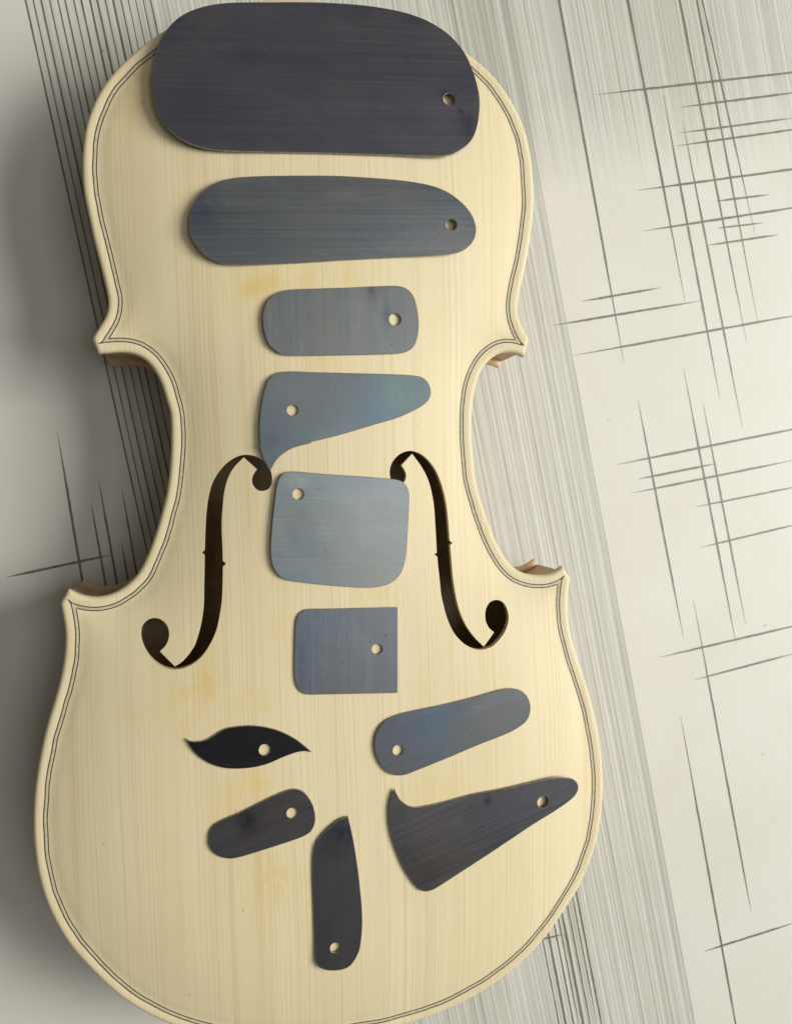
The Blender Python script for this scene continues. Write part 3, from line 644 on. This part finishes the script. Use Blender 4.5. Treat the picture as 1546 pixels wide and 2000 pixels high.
# ------------------------------------------------------------------ scrapers
def circle_px(k, x, y, r): 
    u, v, _ = px(k, (x, y))[0]; return (u, v, r / ORG[k][2])
BL = (0.20, 0.22, 0.25)
SCR = [
 dict(n='steel_scraper', pts=px('A', (520, 28), (520, 100), (525, 180), (545, 260), (580, 330), (630, 390), (690, 435), (760, 470), (850, 495), (960, 508), (1200, 515), (1546, 522)) + px('B', (250, 527), (500, 533), (780, 541), (870, 530), (930, 500), (980, 460), (1010, 410), (1030, 340), (1040, 250), (1038, 180), (1025, 110), (1000, 28))
      + [(905, 100, 0), (870, 62, 0), (815, 32, 0), (740, 14, 0), (640, 5, 0), (520, 4, 0), (420, 8, 0), (355, 30, 0), (315, 75, 0)],
      hole=circle_px('B', 857, 197, 37), base=(0.0955, 0.0991, 0.1192), tint=(0.1084, 0.1068, 0.1295), ang=0.02, label='largest dark steel scraper, broad with rounded corners, across the upper bout'),
 dict(n='steel_scraper', pts=px('A', (740, 960), (745, 890), (770, 830), (810, 770), (860, 725), (930, 690), (1030, 670), (1150, 662), (1350, 658), (1546, 658)) + px('B', (200, 660), (400, 672), (550, 685), (690, 705), (780, 728), (860, 765), (920, 810), (965, 855), (1000, 910), (1018, 970), (1015, 1020), (990, 1070), (940, 1110), (880, 1128), (700, 1143), (500, 1153), (200, 1170), (0, 1183)) + px('A', (1300, 1190), (1100, 1197), (1000, 1197), (940, 1190), (880, 1165), (820, 1125), (770, 1060), (745, 1010)),
      hole=circle_px('B', 870, 955, 34), base=(0.1088, 0.1210, 0.1313), tint=(0.1285, 0.1364, 0.1445), ang=0.03, label='long tapering steel scraper with semicircular ends, below the largest scraper'),
 dict(n='steel_scraper', pts=px('C', (1185, 390), (1190, 330), (1215, 270), (1260, 230), (1330, 205), (1546, 195)) + px('D', (250, 190), (450, 181), (550, 181), (600, 197), (640, 240), (660, 300), (672, 380), (672, 450), (660, 510), (640, 550), (600, 578), (540, 588), (300, 597), (0, 602)) + px('C', (1400, 602), (1320, 598), (1270, 578), (1220, 530), (1195, 460)),
      hole=circle_px('D', 530, 383, 37), base=(0.1245, 0.1421, 0.1498), tint=(0.1464, 0.1465, 0.1442), ang=1.57, streak=0.75, label='grey rounded-rectangle steel scraper with faint brown bands, above the hook-tipped scraper'),
 dict(n='steel_scraper', pts=px('C', (1325, 698), (1270, 707), (1225, 740), (1200, 795), (1180, 880), (1168, 980), (1165, 1080), (1172, 1165)) + px('F', (82, 20), (100, 90), (122, 143), (150, 190, 1), (158, 168), (180, 128), (220, 85), (290, 45), (400, 15)) + px('D', (0, 1130), (200, 1080), (400, 1020), (550, 975), (640, 935), (700, 900), (735, 865), (746, 820), (737, 780), (715, 748), (680, 728), (600, 718), (300, 708), (0, 700)) + px('C', (1400, 697)),
      hole=circle_px('C', 1365, 932, 34), base=(0.1273, 0.1482, 0.1675), tint=(0.1196, 0.1599, 0.1629), ang=1.5, label='grey steel scraper tapering to a round nose, its hooked tip touching the f-hole eye'),
 dict(n='steel_scraper', pts=px('F', (270, 189), (230, 200), (205, 225), (188, 270), (178, 340), (165, 450), (155, 560), (150, 660), (158, 740), (175, 785), (210, 825), (260, 845), (400, 865), (550, 880), (720, 890), (800, 885), (870, 865), (920, 825), (950, 770), (968, 690), (978, 560), (985, 420), (987, 330), (975, 285), (945, 250), (900, 235), (850, 230), (700, 218), (500, 205), (350, 192)),
      hole=circle_px('F', 317, 325, 35), base=(0.1691, 0.1961, 0.1994), tint=(0.1843, 0.1991, 0.1994), ang=-0.05, streak=1.0, label='palest steel scraper, a squarish plate with rounded corners between the f-holes'),
 dict(n='steel_scraper', pts=px('K', (731, 82, 1), (731, 598, 1), (500, 603), (250, 608), (180, 607), (145, 590), (120, 555), (109, 500), (108, 420), (110, 300), (115, 190), (125, 140), (150, 108), (185, 93), (300, 90), (500, 86)),
      hole=circle_px('K', 607, 333, 32), base=(0.1303, 0.1496, 0.1753), tint=(0.1430, 0.1513, 0.1666), ang=1.57, streak=0.85, label='small square steel scraper with two sharp and two rounded corners'),
 dict(n='steel_scraper', pts=px('K', (592, 905), (600, 850), (625, 800), (660, 765), (720, 735), (800, 712), (1000, 670), (1200, 622), (1350, 583), (1420, 573), (1470, 582), (1510, 615), (1530, 665), (1530, 715), (1510, 765), (1470, 800), (1400, 840), (1200, 920), (1000, 1005), (850, 1065), (780, 1092), (730, 1097), (680, 1085), (640, 1050), (610, 1000), (596, 955)),
      hole=circle_px('K', 733, 945, 32), base=(0.0863, 0.1028, 0.1238), tint=(0.0999, 0.1047, 0.1143), ang=0.25, label='slate-blue tongue-shaped steel scraper, wider at its holed end, above the axe-shaped scraper'),
 dict(n='steel_scraper', pts=px('I', (722, 875, 1), (750, 890), (800, 892), (850, 880), (900, 850), (960, 815), (1040, 800), (1120, 796), (1200, 805), (1290, 830), (1380, 875), (1440, 920), (1483, 957, 1), (1440, 950), (1380, 960), (1300, 990), (1220, 1025), (1130, 1048), (1040, 1056), (960, 1053), (890, 1035), (830, 1005), (780, 965), (745, 920)),
      hole=circle_px('I', 1197, 942, 35), base=(0.0042, 0.0040, 0.0067), tint=(0.0058, 0.0050, 0.0082), ang=0.0, metal=0.3, label='black leaf-shaped steel scraper with two pointed ends'),
 dict(n='steel_scraper', pts=px('J', (858, 500), (865, 450), (890, 410), (940, 378), (1050, 330), (1200, 255), (1300, 210), (1370, 190), (1420, 200), (1460, 235), (1490, 290), (1502, 355), (1495, 410), (1470, 450), (1420, 480), (1300, 522), (1150, 570), (1050, 600), (990, 610), (930, 600), (890, 575), (865, 540)),
      hole=circle_px('J', 1362, 335, 33), base=(0.0728, 0.0766, 0.0848), tint=(0.0884, 0.0798, 0.0848), ang=0.36, label='short dark steel scraper with rounded ends, mottled black, under the leaf-shaped scraper'),
 dict(n='steel_scraper', pts=px('L', (712, 188, 1), (695, 230), (682, 290), (680, 360), (685, 420), (700, 490), (730, 580), (770, 670), (820, 750), (860, 795), (890, 808), (920, 806), (960, 790), (1100, 700), (1300, 570), (1546, 405)) + px('N', (500, 325), (580, 270), (625, 230), (645, 190), (640, 155), (615, 130), (570, 122), (500, 125), (370, 150), (200, 185), (0, 222)) + px('L', (1000, 270), (870, 298), (820, 298), (780, 280), (745, 250), (725, 215)),
      hole=circle_px('N', 433, 268, 35), base=(0.0834, 0.0853, 0.0971), tint=(0.0876, 0.0832, 0.0868), ang=0.3, label='dark axe-shaped steel scraper with a horned tip and a narrow handle end'),
 dict(n='steel_scraper', pts=px('L', (432, 355, 1), (380, 375), (310, 430), (260, 485), (235, 530), (222, 600), (218, 700), (222, 850), (230, 1050), (236, 1178)) + [(618, 1880, 0), (628, 1892, 0), (655, 1896, 0), (682, 1888, 0)] + px('L', (495, 1178), (512, 1090), (518, 1000), (515, 900), (505, 790), (490, 660), (470, 530), (450, 430)),
      hole=circle_px('L', 355, 1148, 31), base=(0.0801, 0.0832, 0.0937), tint=(0.0897, 0.0896, 0.0947), ang=1.5, label='dark knife-blade-shaped steel scraper with one pointed end, lying along the grain'),
]
THK = 0.8
PATCH = {0: [(912, 243, 4.5, 5, (0.035, 0.038, 0.075), 0.75), (870, 186, 2.2, 2, (0.03, 0.03, 0.05), 0.8), (700, 250, 30, 10, (0.115, 0.115, 0.145), 0.6), (380, 240, 16, 16, (0.075, 0.077, 0.10), 0.6)],
         1: [(810, 470, 26, 9, (0.185, 0.192, 0.205), 0.55), (395, 420, 7, 8, (0.06, 0.065, 0.095), 0.6), (670, 380, 6, 2.5, (0.20, 0.205, 0.21), 0.4)],
         2: [(700, 625, 2.6, 12, (0.205, 0.175, 0.16), 0.7), (650, 640, 5, 12, (0.17, 0.155, 0.145), 0.5), (727, 568, 2.2, 2.6, (0.05, 0.055, 0.065), 0.85), (757, 615, 1.8, 4, (0.055, 0.065, 0.08), 0.6)],
         3: [(775, 765, 7, 9, (0.135, 0.195, 0.165), 0.8), (735, 800, 6, 9, (0.105, 0.165, 0.225), 0.7), (545, 760, 12, 5, (0.20, 0.21, 0.22), 0.35)],
         4: [(580, 938, 6, 3, (0.30, 0.32, 0.33), 0.45), (740, 1030, 14, 20, (0.25, 0.26, 0.265), 0.5), (745, 1132, 5, 2.5, (0.24, 0.20, 0.17), 0.45)],
         5: [(588, 1290, 2.0, 11, (0.07, 0.085, 0.115), 0.7), (640, 1300, 7, 9, (0.155, 0.145, 0.14), 0.5), (600, 1270, 5, 16, (0.10, 0.135, 0.175), 0.5)],
         6: [(850, 1420, 7, 12, (0.075, 0.115, 0.165), 0.7), (960, 1400, 13, 10, (0.125, 0.118, 0.105), 0.6), (760, 1475, 6, 8, (0.12, 0.115, 0.105), 0.5)],
         8: [(485, 1605, 4, 5, (0.015, 0.016, 0.018), 0.95), (435, 1630, 5, 6, (0.07, 0.085, 0.10), 0.6), (545, 1590, 9, 8, (0.095, 0.078, 0.078), 0.6)],
         9: [(830, 1690, 15, 9, (0.062, 0.053, 0.048), 0.75), (775, 1625, 4, 5, (0.07, 0.075, 0.105), 0.6), (952, 1565, 1.6, 2, (0.025, 0.025, 0.05), 0.8), (1050, 1570, 16, 8, (0.075, 0.075, 0.098), 0.6)],
         10: [(668, 1625, 7, 4.5, (0.028, 0.030, 0.062), 0.85), (640, 1660, 8, 5, (0.05, 0.05, 0.055), 0.5), (670, 1730, 9, 9, (0.085, 0.088, 0.10), 0.5)]}
M_EDGE = plain('scraper_edge', (0.28, 0.25, 0.21), 0.45, 0.3, 0.8); M_EDGE.node_tree.nodes['Principled BSDF'].inputs['Metallic'].default_value = 0.6  # brownish edge metal, its colour brightened to suggest lit rims
def build_scraper(i, S):
    pts = S['pts']
    cu = np.mean([p[0] for p in pts]); cv = np.mean([p[1] for p in pts])
    c = on_top(cu, cv)
    e = 8.0
    hz = lambda x, y: float(ZE + bspl(arch, (x, y))[0])
    gxx = (hz(c[0] + e, c[1]) - hz(c[0] - e, c[1])) / (2 * e); gyy = (hz(c[0], c[1] + e) - hz(c[0], c[1] - e)) / (2 * e)
    n_ = np.array([-gxx, -gyy, 1.0]); n_ /= np.linalg.norm(n_)
    z0 = hz(*c)
    ax = np.cross((0, 1.0, 0), n_); ax /= np.linalg.norm(ax); ay = np.cross(n_, ax)
    for _ in range(3):
        p0 = np.array([c[0], c[1], z0 + THK])                       # upper face
        P3 = np.array([on_plane(u, v, p0, n_) for u, v, _ in pts])
        xs = np.linspace(P3[:, 0].min(), P3[:, 0].max(), 40); ys = np.linspace(P3[:, 1].min(), P3[:, 1].max(), 40)
        g_ = np.array([(a, b_) for a in xs for b_ in ys]); g_ = g_[in_poly(g_, P3[:, :2])]
        pl = z0 + (g_ - c) @ np.array([gxx, gyy])
        z0 += float((ZE + bspl(arch, g_) - pl).max()) + 0.02
    p0 = np.array([c[0], c[1], z0 + THK])
    def loc(u, v):
        q = on_plane(u, v, p0, n_) - p0; return np.array([q @ ax, q @ ay])
    L_ = catmull([(*loc(u, v), s) for u, v, s in pts], True, 0.8)
    if np.sum(L_[:, 0] * np.roll(L_[:, 1], -1) - np.roll(L_[:, 0], -1) * L_[:, 1]) < 0: L_ = L_[::-1]
    hu, hv, hr = S['hole']; hc = loc(hu, hv); r = 0.5 * (np.linalg.norm(loc(hu + hr, hv) - hc) + np.linalg.norm(loc(hu, hv + hr) - hc))
    Hc = np.array([hc + r * np.array([math.cos(a), math.sin(a)]) for a in np.linspace(0, 2 * math.pi, 33)[:-1]])
    t = np.roll(L_, -1, 0) - np.roll(L_, 1, 0); t /= np.maximum(np.linalg.norm(t, axis=1)[:, None], 1e-9)
    inn = L_ + np.stack([-t[:, 1], t[:, 0]], 1) * 0.16
    t = Hc - hc; hin = Hc + t / np.linalg.norm(t, axis=1)[:, None] * 0.10
    n1, n2 = len(L_), len(Hc)
    q = np.vstack([inn, hin]); ed = [(a, (a + 1) % n1) for a in range(n1)] + [(n1 + a, n1 + (a + 1) % n2) for a in range(n2)]
    vo, eo, fo, *_ = delaunay_2d_cdt([Vector(p) for p in q], ed, [], 0, 1e-6)
    vo = np.array([tuple(p) for p in vo]); fo = np.array([tuple(x_) for x_ in fo]); cc = vo[fo].mean(1)
    fo = fo[in_poly(cc, inn) & ~in_poly(cc, hin)]
    a, b_, c_ = vo[fo[:, 0]], vo[fo[:, 1]], vo[fo[:, 2]]
    cr = (b_[:, 0] - a[:, 0]) * (c_[:, 1] - a[:, 1]) - (b_[:, 1] - a[:, 1]) * (c_[:, 0] - a[:, 0])
    fo[cr < 0] = fo[cr < 0][:, ::-1]
    m = len(vo)
    V = [(*p, 0.0) for p in vo] + [(*p, -THK) for p in vo]
    F_ = [tuple(x_) for x_ in fo] + [(x_[2] + m, x_[1] + m, x_[0] + m) for x_ in fo]; mi = [0] * len(F_)
    def band(rows):
        nonlocal V, F_
        k_ = len(rows[0][0]); b0 = len(V)
        for ln, zz in rows: V += [(*p, zz) for p in ln]
        for r_ in range(len(rows) - 1):
            for j in range(k_):
                F_.append((b0 + r_*k_ + j, b0 + (r_+1)*k_ + j, b0 + (r_+1)*k_ + (j+1) % k_, b0 + r_*k_ + (j+1) % k_)); mi.append(1 if True else 0)
    band([(inn, 0.0), (L_, -0.12), (L_, -THK + 0.1), (inn, -THK)])
    band([(hin[::-1], 0.0), (Hc[::-1], -0.08), (Hc[::-1], -THK + 0.08), (hin[::-1], -THK)])
    pat = [(*loc(u, v), rx, ry, col, al) for u, v, rx, ry, col, al in PATCH.get(i, ())]
    mat = steel('blued_steel_%d' % i, S['base'], S['tint'], S['ang'], 3.7 * i + 1.0, metal=S.get('metal', 0.68), streak=S.get('streak', 0.40), patches=pat)
    o = link(S['n'], mesh(S['n'], V, F_, False, mi), None, [mat, M_EDGE], S['label'], 'scraper', 'steel scrapers laid out on the violin')
    mw = Matrix(((ax[0], ay[0], n_[0], 0), (ax[1], ay[1], n_[1], 0), (ax[2], ay[2], n_[2], 0), (0, 0, 0, 1))); mw.translation = Vector(p0) * MM
    o.matrix_world = mw
    return o
for i, S in enumerate(SCR): build_scraper(i, S)
